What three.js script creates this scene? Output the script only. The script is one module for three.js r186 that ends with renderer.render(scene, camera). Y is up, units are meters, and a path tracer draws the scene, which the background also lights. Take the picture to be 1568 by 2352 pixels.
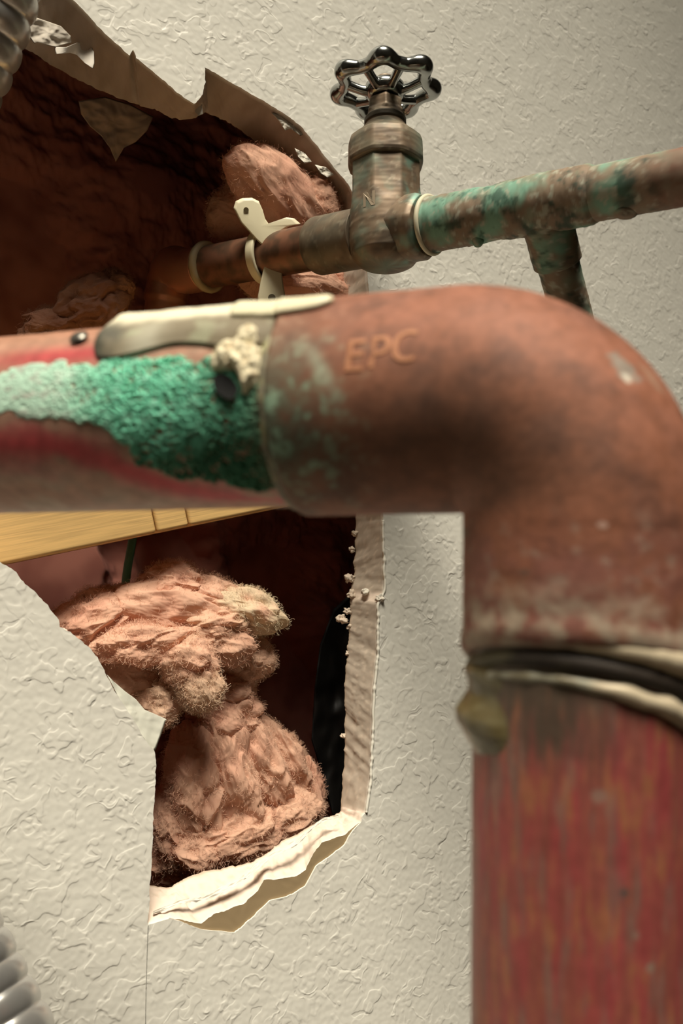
import * as THREE from 'three';
import { mergeGeometries, mergeVertices } from 'three/addons/utils/BufferGeometryUtils.js';
import { RoundedBoxGeometry } from 'three/addons/geometries/RoundedBoxGeometry.js';
import { TextGeometry } from 'three/addons/geometries/TextGeometry.js';
import { FontLoader } from 'three/addons/loaders/FontLoader.js';

// ---------------------------------------------------------------- camera, light, exposure
const scene = new THREE.Scene();
scene.background = new THREE.Color(0x0b0a09);
const MM = 0.001, MB = 0.00069, D2R = Math.PI / 180;
const FPX = 2100, W = 1568, H = 2352;
const camera = new THREE.PerspectiveCamera(2 * Math.atan(H / 2 / FPX) / D2R, W / H, 0.01, 20);
camera.rotation.order = 'YXZ';
camera.position.set(0, 0.6, 0.25);
camera.rotation.set(7.43 * D2R, -34 * D2R, 0);
camera.updateMatrixWorld(true);
camera.focus = 0.285;
camera.userData.fStop = 19;
scene.add(camera);

const renderer = new THREE.WebGLRenderer({ antialias: true });
renderer.toneMapping = THREE.LinearToneMapping;
renderer.toneMappingExposure = 1.0;
renderer.shadowMap.enabled = true;

const LAMP_POS = new THREE.Vector3(-0.3, 1.98, 0.70), LAMP_AIM = new THREE.Vector3(0.03, 0.53, 0);
const key = new THREE.SpotLight(new THREE.Color(1, 0.92, 0.765), 37.5, 0, 16.4 * D2R, 0.95, 2);
key.position.copy(LAMP_POS); key.target.position.copy(LAMP_AIM); key.castShadow = true; key.shadow.radius = 24;
key.shadow.mapSize.set(2048, 2048); key.shadow.bias = -0.0002;
scene.add(key, key.target);

// ---------------------------------------------------------------- helpers
let UNIT = MM;   // length unit of sweeps: mm, or the thick pipe's own unit
let seedState = 12345;
const rnd = () => { seedState = (seedState * 1664525 + 1013904223) >>> 0; return seedState / 4294967296; };
const perm = new Uint8Array(512);
{ const p = []; for (let i = 0; i < 256; i++) p[i] = i; for (let i = 255; i > 0; i--) { const j = Math.floor(rnd() * (i + 1)); [p[i], p[j]] = [p[j], p[i]]; } for (let i = 0; i < 512; i++) perm[i] = p[i & 255]; }
const fade = t => t * t * t * (t * (t * 6 - 15) + 10), mix = (a, b, t) => a + (b - a) * t;
const gr = (h, x, y, z) => { h &= 15; const u = h < 8 ? x : y, v = h < 4 ? y : (h === 12 || h === 14) ? x : z; return ((h & 1) ? -u : u) + ((h & 2) ? -v : v); };
function noise(x, y, z = 0) {
  const X0 = Math.floor(x), Y0 = Math.floor(y), Z0 = Math.floor(z); x -= X0; y -= Y0; z -= Z0;
  const X = X0 & 255, Y = Y0 & 255, Z = Z0 & 255, u = fade(x), v = fade(y), w = fade(z);
  const A = perm[X] + Y, AA = perm[A] + Z, AB = perm[A + 1] + Z, B = perm[X + 1] + Y, BA = perm[B] + Z, BB = perm[B + 1] + Z;
  return mix(mix(mix(gr(perm[AA], x, y, z), gr(perm[BA], x - 1, y, z), u), mix(gr(perm[AB], x, y - 1, z), gr(perm[BB], x - 1, y - 1, z), u), v),
    mix(mix(gr(perm[AA + 1], x, y, z - 1), gr(perm[BA + 1], x - 1, y, z - 1), u), mix(gr(perm[AB + 1], x, y - 1, z - 1), gr(perm[BB + 1], x - 1, y - 1, z - 1), u), v), w);
}
function fbm(x, y, z, o = 4) { let a = 0.5, s = 0; for (let i = 0; i < o; i++) { s += a * noise(x, y, z); x = x * 2.03 + 7.1; y = y * 2.03 - 3.3; z = z * 2.03 + 1.7; a *= 0.5; } return s; }
const sstep = (a, b, t) => { t = Math.min(1, Math.max(0, (t - a) / (b - a))); return t * t * (3 - 2 * t); };
const gauss = t => Math.exp(-t * t);
const mix3 = (a, b, t) => [mix(a[0], b[0], t), mix(a[1], b[1], t), mix(a[2], b[2], t)];
const V3 = (x, y, z) => new THREE.Vector3(x, y, z);

const RX = V3(), RY = V3(), RZ = V3(); camera.matrixWorld.extractBasis(RX, RY, RZ);
const FW = RZ.clone().negate();
const dirOf = (px, py) => FW.clone().addScaledVector(RX, (px - 784) / FPX).addScaledVector(RY, (1176 - py) / FPX);
// a point at a distance (mm, along the view) and a point on a plane parallel to the wall (z in mm)
const C = (px, py, mm) => camera.position.clone().addScaledVector(dirOf(px, py), mm * MM);
const P = (px, py, z) => { const d = dirOf(px, py); return camera.position.clone().addScaledVector(d, (z * MM - camera.position.z) / d.z); };
const dirW = (r, u, f) => V3(0, 0, 0).addScaledVector(RX, r).addScaledVector(RY, u).addScaledVector(FW, f).normalize();

const used = {};
function numbered(n) { if (!(n in used)) { used[n] = 0; return n; } used[n]++; return n + '_' + String(used[n]).padStart(3, '0'); }
function tag(o, label, category, group) { o.userData = { label, category }; if (group) o.userData.group = group; return o; }
function thing(name, label, category, pos, group) { const g = new THREE.Group(); g.name = numbered(name); if (pos) g.position.copy(pos); scene.add(g); return tag(g, label, category, group); }
// geometry is given in world coordinates; it is moved into the thing's own frame
function part(name, geo, mat, parent, label) {
  const m = new THREE.Mesh(geo, mat); m.name = name; m.castShadow = m.receiveShadow = true;
  if (parent) { let o = parent; const off = V3(0, 0, 0); while (o && o !== scene) { off.add(o.position); o = o.parent; } geo.translate(-off.x, -off.y, -off.z); parent.add(m); }
  if (label) m.userData.label = label;
  return m;
}
function struct(name, geo, mat) { const m = new THREE.Mesh(geo, mat); m.name = name; m.userData.kind = 'structure'; m.castShadow = m.receiveShadow = true; scene.add(m); return m; }
const std = (c, rough = 0.7, metal = 0, extra = {}) => new THREE.MeshStandardMaterial({ color: new THREE.Color().setRGB(...c), roughness: rough, metalness: metal, side: THREE.DoubleSide, ...extra });
const vcol = (rough, metal, extra = {}) => new THREE.MeshStandardMaterial({ vertexColors: true, roughness: rough, metalness: metal, side: THREE.DoubleSide, ...extra });

function gridGeo(nu, nv, fn, closeV = false, caps = false) {
  // fn(i, j) -> {p, c}; i along 0..nu, j along 0..nv
  const pos = [], col = [], uv = [], idx = []; let hasC = false;
  const cols = closeV ? nv : nv + 1;
  for (let i = 0; i <= nu; i++) for (let j = 0; j < cols; j++) {
    const q = fn(i, j); pos.push(q.p.x, q.p.y, q.p.z); if (q.c) { hasC = true; col.push(...q.c); } uv.push(i / nu, j / nv);
  }
  for (let i = 0; i < nu; i++) for (let j = 0; j < nv; j++) {
    const j2 = closeV ? (j + 1) % nv : j + 1, a = i * cols + j, b = (i + 1) * cols + j, c2 = (i + 1) * cols + j2, d = i * cols + j2;
    idx.push(a, d, b, b, d, c2);
  }
  if (caps && closeV) for (const i of [0, nu]) {
    const m = V3(0, 0, 0); for (let j = 0; j < nv; j++) { const k = (i * cols + j) * 3; m.add(V3(pos[k], pos[k + 1], pos[k + 2])); } m.divideScalar(nv);
    const k0 = pos.length / 3; pos.push(m.x, m.y, m.z); uv.push(0, 0); if (hasC) col.push(...col.slice(i * cols * 3, i * cols * 3 + 3));
    for (let j = 0; j < nv; j++) { const a = i * cols + j, b = i * cols + (j + 1) % nv; i === 0 ? idx.push(k0, b, a) : idx.push(k0, a, b); }
  }
  const g = new THREE.BufferGeometry();
  g.setAttribute('position', new THREE.Float32BufferAttribute(pos, 3));
  g.setAttribute('uv', new THREE.Float32BufferAttribute(uv, 2));
  if (hasC) g.setAttribute('color', new THREE.Float32BufferAttribute(col, 3));
  g.setIndex(idx); g.computeVertexNormals(); return g;
}
// sweep round a list of frames {p, U, V, s}; radius and colour are functions of (s, phi in degrees, point)
function sweep(frames, nphi, rad, colr, caps = true) {
  return gridGeo(frames.length - 1, nphi, (i, j) => {
    const f = frames[i], ph = j / nphi * 360, r = rad(f.s, ph) * UNIT;
    const p = f.p.clone().addScaledVector(f.U, r * Math.cos(ph * D2R)).addScaledVector(f.V, r * Math.sin(ph * D2R));
    return { p, c: colr ? colr(f.s, ph, p) : null };
  }, true, caps);
}
function straight(o, d, U, s0, s1, n) {
  const V = d.clone().cross(U).normalize(), fr = [];
  const cam = camera.position.clone().sub(o); if (V.dot(cam) < 0) V.negate();
  for (let i = 0; i <= n; i++) { const s = mix(s0, s1, i / n); fr.push({ p: o.clone().addScaledVector(d, s * UNIT), U, V, s }); }
  return fr;
}
const perp = (v, d) => v.clone().addScaledVector(d, -v.dot(d)).normalize();
// a tube along points with changing radius
function tubeAlong(pts, rad, n = 80, m = 20, closed = false, colr) {
  const cv = new THREE.CatmullRomCurve3(pts, closed, 'centripetal'), ff = cv.computeFrenetFrames(n, closed);
  return gridGeo(n, m, (i, j) => {
    const t = i / n, c = cv.getPointAt(closed ? t % 1 : t), a = j / m * 2 * Math.PI, k = i % (n + 1), r = (typeof rad === 'function' ? rad(t, a) : rad) * UNIT;
    const p = c.addScaledVector(ff.normals[k], r * Math.cos(a)).addScaledVector(ff.binormals[k], r * Math.sin(a));
    return { p, c: colr ? colr(t, a, p) : null };
  }, true, !closed);
}
function polyWalk(pts, step) { // resample [x, y, ...] rows evenly by the first two entries
  const out = [];
  for (let k = 0; k < pts.length; k++) {
    const a = pts[k], b = pts[(k + 1) % pts.length], L = Math.hypot(b[0] - a[0], b[1] - a[1]), n = Math.max(1, Math.round(L / step));
    for (let i = 0; i < n; i++) out.push(a.map((v, q) => mix(v, b[q], i / n)));
  }
  return out;
}
// a thin bent sheet from a star-shaped outline of pixels; depth gives z in mm
function sheet(pts, zf, thick, step = 5, rings = 14) {
  const o = polyWalk(pts, step), n = o.length; let cx = 0, cy = 0; for (const q of o) { cx += q[0] / n; cy += q[1] / n; }
  return gridGeo(2 * rings, n, (i, j) => {
    const front = i <= rings, t = Math.max(0.001, front ? i / rings : (2 * rings - i) / rings), q = o[j % n], x = cx + (q[0] - cx) * t, y = cy + (q[1] - cy) * t;
    return { p: P(x, y, zf(x, y) - (front ? 0 : thick)) };
  }, true, false);
}

// ---------------------------------------------------------------- wall relief (knock-down texture), 0.3 m tile
function tileNoise(per, sd) { // periodic noise on 0..per
  return (x, y) => {
    const X0 = Math.floor(x), Y0 = Math.floor(y), fx = x - X0, fy = y - Y0, u = fade(fx), v = fade(fy);
    const g = (ix, iy, dx, dy) => { const h = perm[(perm[(((ix % per) + per) % per + sd) & 255] + ((iy % per) + per) % per) & 255], a = h / 256 * 6.2832; return Math.cos(a) * dx + Math.sin(a) * dy; };
    return mix(mix(g(X0, Y0, fx, fy), g(X0 + 1, Y0, fx - 1, fy), u), mix(g(X0, Y0 + 1, fx, fy - 1), g(X0 + 1, Y0 + 1, fx - 1, fy - 1), u), v);
  };
}
function wallBump(N = 1536) {
  const d = new Uint8Array(N * N * 4), n1 = tileNoise(36, 11), n2 = tileNoise(80, 37), n3 = tileNoise(180, 71), n4 = tileNoise(40, 5), n5 = tileNoise(10, 91), n6 = tileNoise(56, 123);
  for (let y = 0; y < N; y++) for (let x = 0; x < N; x++) {
    const u = x / N, v = y / N;
    const wx = 0.010 * n2(u * 80, v * 80) + 0.016 * n4(u * 40, v * 40), wy = 0.010 * n2(u * 80 + 9.5, v * 80 + 3.2) + 0.016 * n4(u * 40 + 5.1, v * 40 + 8.4);
    const a = n1((u + wx) * 36, (v + wy) * 36), b = n6((u + wx) * 56, (v + wy * 1.2) * 56), f = n3(u * 180, v * 180);
    const plate = sstep(0.1, 0.2, a + 0.14 * f + 0.08 * n2(u * 80, v * 80)) * (0.55 + 0.6 * sstep(-0.2, 0.3, n5(u * 10 + 2.5, v * 10)));
    const crest = sstep(0.12, 0.0, Math.abs(b + 0.12 * f)) * sstep(0.14, 0.36, n4(u * 40 + 3, v * 40 + 1) + 0.3 * n5(u * 10, v * 10));
    const pit = sstep(-0.36, -0.42, b + 0.08 * f);
    const h = 0.3 + 0.2 * plate + 0.3 * crest * (0.6 + 0.5 * f) - 0.16 * pit + 0.13 * f + 0.14 * a + 0.1 * b + 0.13 * sstep(0.12, 0.3, n2(u * 80 + 4, v * 80 + 7));
    const k = (y * N + x) * 4, q = Math.max(0, Math.min(255, h * 255)); d[k] = d[k + 1] = d[k + 2] = q; d[k + 3] = 255;
  }
  const t = new THREE.DataTexture(d, N, N); t.wrapS = t.wrapT = THREE.RepeatWrapping; t.magFilter = THREE.LinearFilter; t.minFilter = THREE.LinearFilter; t.needsUpdate = true; return t;
}
const bumpTex = wallBump(); bumpTex.repeat.set(1 / 0.3, 1 / 0.3);
const M = {
  paint: std([0.73, 0.71, 0.64], 0.55, 0, { bumpMap: bumpTex, bumpScale: 0.00044 }),
  plain: std([0.42, 0.39, 0.34], 0.9),
  paper: std([0.30, 0.215, 0.115], 0.9),
  backpaper: std([0.3, 0.22, 0.15], 0.95),
  cream: std([0.72, 0.66, 0.46], 0.45),
  felt: std([0.02, 0.014, 0.011], 0.9),
  dark: std([0.02, 0.017, 0.014], 0.8),
};

// ---------------------------------------------------------------- hole in the drywall
const T = 12.7, SK = 0.6;
// rows: front pixel x, y | back pixel x, y (NaN: straight through) | paint pixel x, y (NaN: same as front)
const _ = NaN;
const OUT = [
  [-1900, 1420], [-700, 1310], [-300, 1284], [-60, 1282], [0, 1292], [30, 1310], [62, 1345], [90, 1370], [115, 1402], [134, 1424], [136, 1440], [160, 1452], [185, 1470], [207, 1490], [225, 1515], [240, 1545],
  [258, 1580], [280, 1615], [302, 1648], [325, 1688], [350, 1722], [357, 1745], [355, 1800], [351, 1860], [348, 1950], [343, 2030],
  [338, 2122, 342, 2033, _, _], [390, 2108, 395, 2036, _, _], [462, 2122, 420, 2020, 466, 2136],
  [490, 2100, 480, 1999, 540, 2142], [560, 2076, 540, 1991, 580, 2108], [592, 2045, 590, 1976, 620, 2068], [606, 2022, 610, 1962, 660, 2060], [680, 2014, 650, 1932, 702, 2036], [702, 1998, 690, 1910, 726, 1990], [720, 1960, 720, 1893, 760, 1966], [738, 1936, 745, 1880, 792, 1940], [792, 1918, 775, 1868, 806, 1915], [824, 1888, 783, 1864, 826, 1890],
  [838, 1866, 782, 1850, _, _], [848, 1800, 790, 1740, _, _], [853, 1700, 792, 1640, _, _], [855, 1600, 791, 1550, _, _], [866, 1500, 800, 1470, _, _], [866, 1385, 806, 1380, _, _], [880, 1362, 806, 1352, _, _], [881, 1340, 812, 1335, _, _], [878, 1250, 815, 1280, _, _], [876, 1168, 820, 1165, _, _],
  [868, 1000, 805, 1010, _, _], [856, 800, 790, 850, _, _], [842, 640, 775, 690, _, _], [835, 560, 770, 610, _, _], [822, 490, 765, 545, _, _],
  [806, 440, 778, 478, _, _], [790, 415, 745, 445, _, _], [770, 393, 730, 428, _, _], [720, 330, 690, 398, _, _], [690, 293, 650, 372, _, _], [650, 262, 610, 342, _, _], [600, 233, 570, 312, _, _], [540, 198, 530, 285, _, _], [484, 166, 500, 268, _, _], [468, 156, 480, 262, _, _], [470, 190, 474, 259, _, _], [463, 218, 470, 258, _, _],
  [454, 232, 452, 268, _, _], [443, 240, 440, 272, _, _], [425, 230, 425, 273, _, _], [380, 193, 395, 272, _, _], [330, 150, 350, 250, _, _], [311, 136, 325, 243, _, _], [304, 116, 318, 240, _, _], [296, 130, 300, 234, _, _], [240, 80, 240, 214, _, _], [200, 36, 190, 188, _, _], [156, -8, 120, 150, _, _], [60, -110, 50, 108, _, _], [-100, -230, -60, 20, _, _], [-700, -420, -700, -260, _, _], [-1900, -900],
].map(r => r.length === 2 ? [...r, _, _, _, _] : r);
const RING = [];
for (let k = 0; k < OUT.length; k++) {
  const a = OUT[k], b = OUT[(k + 1) % OUT.length];
  const wa = { f: P(a[0], a[1], -SK), b: isNaN(a[2]) ? null : P(a[2], a[3], -T), s: isNaN(a[4]) ? P(a[0], a[1], 0) : P(a[4], a[5], 0) };
  const wb = { f: P(b[0], b[1], -SK), b: isNaN(b[2]) ? null : P(b[2], b[3], -T), s: isNaN(b[4]) ? P(b[0], b[1], 0) : P(b[4], b[5], 0) };
  for (const w of [wa, wb]) if (!w.b) w.b = V3(w.f.x, w.f.y, -T * MM);
  const L = wa.f.distanceTo(wb.f), n = Math.max(1, Math.round(L / (0.8 * MM)));
  const strip = !isNaN(a[4]) || !isNaN(b[4]);
  for (let i = 0; i < n; i++) { const t = i / n; RING.push({ f: wa.f.clone().lerp(wb.f, t), b: wa.b.clone().lerp(wb.b, t), s: wa.s.clone().lerp(wb.s, t), strip }); }
}
RING.forEach((q, i) => {
  const a = RING[(i + RING.length - 1) % RING.length].f, b = RING[(i + 1) % RING.length].f;
  q.n = V3(-(b.y - a.y), b.x - a.x, 0).normalize();
});
{ // keep the normal pointing into the hole
  let area = 0; for (let i = 0; i < RING.length; i++) { const a = RING[i].f, b = RING[(i + 1) % RING.length].f; area += a.x * b.y - b.x * a.y; }
  if (area < 0) RING.forEach(q => q.n.negate());
}
RING.forEach((q, i) => { // ragged: fine tears in paint and paper
  const j = (fbm(q.f.x * 220, q.f.y * 220, 3.1, 4)) * 1.1 + 0.5 * noise(q.f.x * 900, q.f.y * 900, 8);
  q.f.addScaledVector(q.n, j * 0.55 * MM); if (!q.strip) q.s.set(q.f.x, q.f.y, 0); else q.s.addScaledVector(q.n, j * 0.5 * MM);
  q.b.addScaledVector(q.n, (fbm(q.b.x * 260, q.b.y * 260, 13.1, 4) * 2.4 + 0.5 * noise(q.b.x * 1100, q.b.y * 1100, 2)) * 0.5 * MM);
});
const X0 = -1.2, X1 = 1.6, YT = 2.2, ZR = 1.7;
function wallFace(key, z) {
  const s = new THREE.Shape(); s.moveTo(X0, 0); s.lineTo(X1, 0); s.lineTo(X1, YT); s.lineTo(X0, YT); s.closePath();
  const h = new THREE.Path(); RING.forEach((q, i) => i ? h.lineTo(q[key].x, q[key].y) : h.moveTo(q[key].x, q[key].y)); h.closePath(); s.holes.push(h);
  const g = new THREE.ShapeGeometry(s); g.translate(0, 0, z); return g;
}
const wallF = new THREE.Group(); wallF.name = 'wall_front'; wallF.userData.kind = 'structure'; scene.add(wallF);
const rimGeo = gridGeo(RING.length, 2, (i, j) => { const q = RING[i % RING.length]; return { p: V3(q.s.x, q.s.y, -SK * MM * 1.02 * j / 2) }; });
for (const a of [rimGeo]) { const uv = a.attributes.uv, po = a.attributes.position; for (let i = 0; i < uv.count; i++) uv.setXY(i, po.getX(i), po.getY(i)); }
part('paint_skin', mergeGeometries([wallFace('s', 0).toNonIndexed(), rimGeo.toNonIndexed()]), M.paint, wallF, 'off white painted face with trowelled relief');
// bare face paper where the paint has torn away
{
  const st = RING.filter(q => q.strip), n = st.length;
  const g = gridGeo(n - 1, 6, (i, j) => { const q = st[i], t = j / 6, p = q.f.clone().lerp(q.s, t * 1.0).addScaledVector(q.n, t > 0.99 ? -2 * MM : 0); p.z = -SK * MM * (0.98 - 0.0 * t) + 0.1 * MM * noise(p.x * 600, p.y * 600, 4); return { p }; });
  part('torn_paper', g, M.paper, wallF, 'bare brown face paper where the paint has torn off');
}
// broken gypsum core
{
  const NK = 14, white = [0.74, 0.61, 0.51], tan = [0.46, 0.385, 0.31];
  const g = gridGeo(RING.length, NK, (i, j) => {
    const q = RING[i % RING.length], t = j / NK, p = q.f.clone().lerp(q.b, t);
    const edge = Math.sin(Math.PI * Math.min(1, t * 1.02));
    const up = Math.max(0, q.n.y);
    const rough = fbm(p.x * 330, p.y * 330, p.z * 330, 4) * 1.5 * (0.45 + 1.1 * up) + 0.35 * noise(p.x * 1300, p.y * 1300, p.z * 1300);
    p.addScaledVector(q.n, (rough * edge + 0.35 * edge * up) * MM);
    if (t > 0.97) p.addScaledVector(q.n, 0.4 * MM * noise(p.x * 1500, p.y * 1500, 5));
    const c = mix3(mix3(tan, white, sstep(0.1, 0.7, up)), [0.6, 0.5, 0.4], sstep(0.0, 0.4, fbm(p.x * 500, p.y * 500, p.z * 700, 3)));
    const dn = sstep(0.35, 0.75, -q.n.y); return { p, c: dn > 0.5 && t > 0.04 ? mix3([0.5, 0.4, 0.31], [0.4, 0.31, 0.23], sstep(-0.2, 0.3, fbm(p.x * 150, p.y * 150, 4, 3))) : t > 0.93 ? [0.42, 0.32, 0.23] : t < 0.05 ? [0.7, 0.66, 0.58] : c };  // down-facing edge gets a browner tone that paints in its shade
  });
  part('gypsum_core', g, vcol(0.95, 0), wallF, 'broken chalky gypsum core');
  part('back_paper', wallFace('b', -T * MM), M.backpaper, wallF);
}
{
  const lip = RING.filter(q => q.n.x < -0.8 && q.f.x > 0.17).map(q => q.f), up = lip.slice().sort((a, b) => b.y - a.y).filter((q, i) => i % 3 === 0 && q.y < P(870, 1180, 0).y);
  if (up.length > 5) part('paint_lip', tubeAlong(up.map((p, i) => V3(p.x + 0.3 * MM * noise(i * 0.4, 3, 3), p.y, 0.0)), t => 0.5 + 0.35 * noise(t * 60, 2, 5), 300, 8), std([0.76, 0.73, 0.64], 0.6), wallF, 'white lip of thick paint along the cut');
}
// crumbs and cracked bits hanging on the jamb
const gyp = std([0.66, 0.55, 0.44], 0.95), gypW = std([0.75, 0.7, 0.6], 0.9);
function crumb(px, py, z, r, m = gyp) {
  const c = P(px, py, z), g0 = mergeVertices(new THREE.IcosahedronGeometry(1, 4).deleteAttribute('normal').deleteAttribute('uv')), po = g0.attributes.position, sd = rnd() * 50;
  for (let i = 0; i < po.count; i++) { const x = po.getX(i), y = po.getY(i), w = po.getZ(i), k = r * 0.62 * MM * (1 + 1.7 * fbm(x * 1.3 + sd, y * 1.3, w * 1.3, 3) + 0.35 * noise(x * 4, y * 4, w * 4 + sd)); po.setXYZ(i, c.x + x * k, c.y + y * k * 0.9, c.z + w * k); }
  g0.computeVertexNormals(); part('gypsum_crumb', g0, m, wallF);
}
for (const q of [[802, 1328, -13, 2.2], [806, 1366, -12.4, 2.2], [797, 1404, -13.2, 1.8], [786, 1422, -14, 2.6], [802, 1440, -12.5, 1.4], [814, 1225, -12.6, 1.5], [808, 1262, -13, 1.6], [798, 1500, -12.8, 1.2], [788, 1690, -12.8, 1.2]]) crumb(...q);
for (const q of [[872, 1374, -0.4, 2.2], [838, 1360, -6, 2.0]]) crumb(...q, gypW);
// peeled strip of white paint lying along the ledge above the torn paper
{
  const L = [[350, 2096], [420, 2070], [470, 2062], [520, 2036], [560, 2014], [590, 1988], [625, 1962], [676, 1936], [704, 1912], [732, 1888], [776, 1874]];
  const pts = L.map(([x, y]) => P(x, y, -2.6));
  const cv = new THREE.CatmullRomCurve3(pts);
  const g = gridGeo(140, 12, (i, j) => {
    const t = i / 140, c = cv.getPoint(t), w = (j / 12 - 0.5) * (2.4 + 1.6 * noise(t * 9, 2, 1)) * (0.35 + 0.65 * Math.sin(Math.PI * t));
    const b = fbm(t * 22, j * 0.35, 5, 3);
    return { p: c.add(V3(0.25 * w * MM, 0.5 * w * MM + b * 1.1 * MM, -w * 0.75 * MM + b * 0.7 * MM + 0.4 * MM)) };
  });
  part('peeled_paint', g, std([0.66, 0.62, 0.55], 0.8), wallF, 'grey white strip of paint peeled from the ledge');
}
// torn flap at the lobe's corner
part('torn_paint_flap', sheet([[244, 1548], [262, 1566], [290, 1590], [312, 1606], [332, 1630], [356, 1640], [382, 1652], [372, 1682], [358, 1720], [352, 1728], [326, 1690], [302, 1650], [276, 1610]],
  (x, y) => -1.2 - 0.09 * Math.max(0, (x - 230) * 0.84 - (y - 1545) * 0.53) + 0.9 * fbm(x / 34, y / 34, 3, 3), 0.5, 4), std([0.6, 0.6, 0.52], 0.75), wallF, 'bent grey flap of torn paint and paper');
// scrap ends along the upper edge
part('torn_paper_scrap', sheet([[124, 108], [152, 108], [176, 98], [206, 97], [216, 120], [217, 146], [214, 158], [196, 146], [176, 126], [150, 118], [128, 124]], (x, y) => -5 + 2 * Math.sin(x / 14 + y / 30), 0.4, 4), std([0.74, 0.68, 0.6], 0.8), wallF, 'curled white scrap of paper');
part('torn_paper_scrap', sheet([[66, 46], [82, 40], [112, 50], [140, 60], [162, 82], [164, 98], [128, 108], [100, 102], [78, 100], [66, 82]], (x, y) => -4.5 + 2 * fbm(x / 30, y / 30, 1, 3), 0.4, 4), std([0.6, 0.54, 0.46], 0.85), wallF, 'pale patch of torn face paper');
part('torn_paper_scrap', sheet([[180, 232], [240, 222], [300, 240], [352, 268], [338, 300], [312, 326], [284, 340], [266, 372], [252, 340], [232, 312], [206, 290], [186, 262]], (x, y) => -16 - 0.05 * (y - 230) + 2 * fbm(x / 40, y / 40, 9, 3), 0.6, 5), std([0.36, 0.26, 0.19], 0.95), wallF, 'brown paper triangle hanging from the upper edge');
part('torn_paper_scrap', sheet([[446, 238], [456, 222], [464, 236], [466, 262], [456, 266], [448, 258]], () => -6, 0.4, 4), gypW, wallF, 'white chip in the notch of the upper edge');
for (const L of [[[622, 258], [650, 264], [676, 284], [700, 308], [690, 312], [668, 296], [654, 300], [640, 278]], [[676, 340], [700, 352], [716, 372], [700, 376], [684, 360]], [[722, 378], [748, 384], [768, 402], [752, 408], [736, 398]]])
  part('torn_paint_flap', sheet(L, (x, y) => -1.5 + 1.2 * fbm(x / 14, y / 14, 6, 3), 0.4, 3, 8), gypW, wallF, 'white shred of torn paint on the upper edge');
// old score mark below the corner of the opening
part('score_mark', tubeAlong([P(340, 2126, 0.05), P(337, 2210, 0), P(335, 2290, 0), P(333, 2420, 0)], t => 0.13 + 0.08 * noise(t * 30, 1, 1), 80, 8), M.paint, wallF);

// ---------------------------------------------------------------- rest of the room and the stud bay
const box = (x0, x1, y0, y1, z0, z1) => { const g = new THREE.BoxGeometry(x1 - x0, y1 - y0, z1 - z0); g.translate((x0 + x1) / 2, (y0 + y1) / 2, (z0 + z1) / 2); return g; };
const TH = 0.08;
struct('floor', box(X0 - TH, X1 + TH, -TH, 0, -0.2, ZR + TH), std([0.2, 0.16, 0.12], 0.8));
struct('ceiling', box(X0 - TH, X1 + TH, YT, YT + TH, -0.2, ZR + TH), M.plain);
struct('wall_left', box(X0 - TH, X0, 0, YT, -0.2, ZR + TH), M.plain);
struct('wall_right', box(X1, X1 + TH, 0, YT, -0.2, ZR + TH), M.plain);
struct('wall_rear', box(X0, X1, 0, YT, ZR, ZR + TH), M.plain);
struct('wall_back', box(X0, X1, 0, YT, -0.2, -0.102), M.felt);
const studMat = std([0.16, 0.1, 0.055], 0.9);
struct('trim_1', box(0.262, 0.30, 0.001, YT - 0.001, -0.1015, -T * MM - 0.0003), studMat);
struct('trim_2', box(-0.16, -0.122, 0.001, YT - 0.001, -0.1015, -T * MM - 0.0003), studMat);

// ---------------------------------------------------------------- work lamp
{
  const dir = LAMP_AIM.clone().sub(LAMP_POS).normalize();
  const g = thing('work_lamp', 'wide reflector work lamp shining down at the opening in the wall', 'lamp', LAMP_POS.clone().addScaledVector(dir, -0.13));
  const q = new THREE.Quaternion().setFromUnitVectors(V3(0, -1, 0), dir), hm = std([0.4, 0.4, 0.4], 0.3, 0.9);
  const mk = (n, geo, m) => { geo.scale(2.6, 1.3, 2.6); geo.applyQuaternion(q); const o = new THREE.Mesh(geo, m); o.name = n; g.add(o); o.castShadow = true; return o; };
  mk('reflector', new THREE.LatheGeometry([[0.034, 0.115], [0.04, 0.1], [0.075, 0.05], [0.1, -0.012], [0.104, -0.014], [0.102, -0.01], [0.078, 0.052], [0.042, 0.104], [0.036, 0.118]].map(([x, y]) => new THREE.Vector2(x, y)), 64), hm);
  mk('bulb', new THREE.LatheGeometry([[0, 0.006], [0.03, 0.012], [0.042, 0.032], [0.036, 0.06], [0.018, 0.085], [0.017, 0.1], [0, 0.1]].map(([x, y]) => new THREE.Vector2(x, y)), 40), new THREE.MeshStandardMaterial({ color: 0x999999, emissive: new THREE.Color(1, 0.93, 0.8), emissiveIntensity: 2, roughness: 0.5 }));
  mk('socket', new THREE.LatheGeometry([[0, 0.1], [0.033, 0.1], [0.035, 0.12], [0.028, 0.18], [0.01, 0.19], [0, 0.19]].map(([x, y]) => new THREE.Vector2(x, y)), 40), std([0.03, 0.03, 0.03], 0.5));
}

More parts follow.
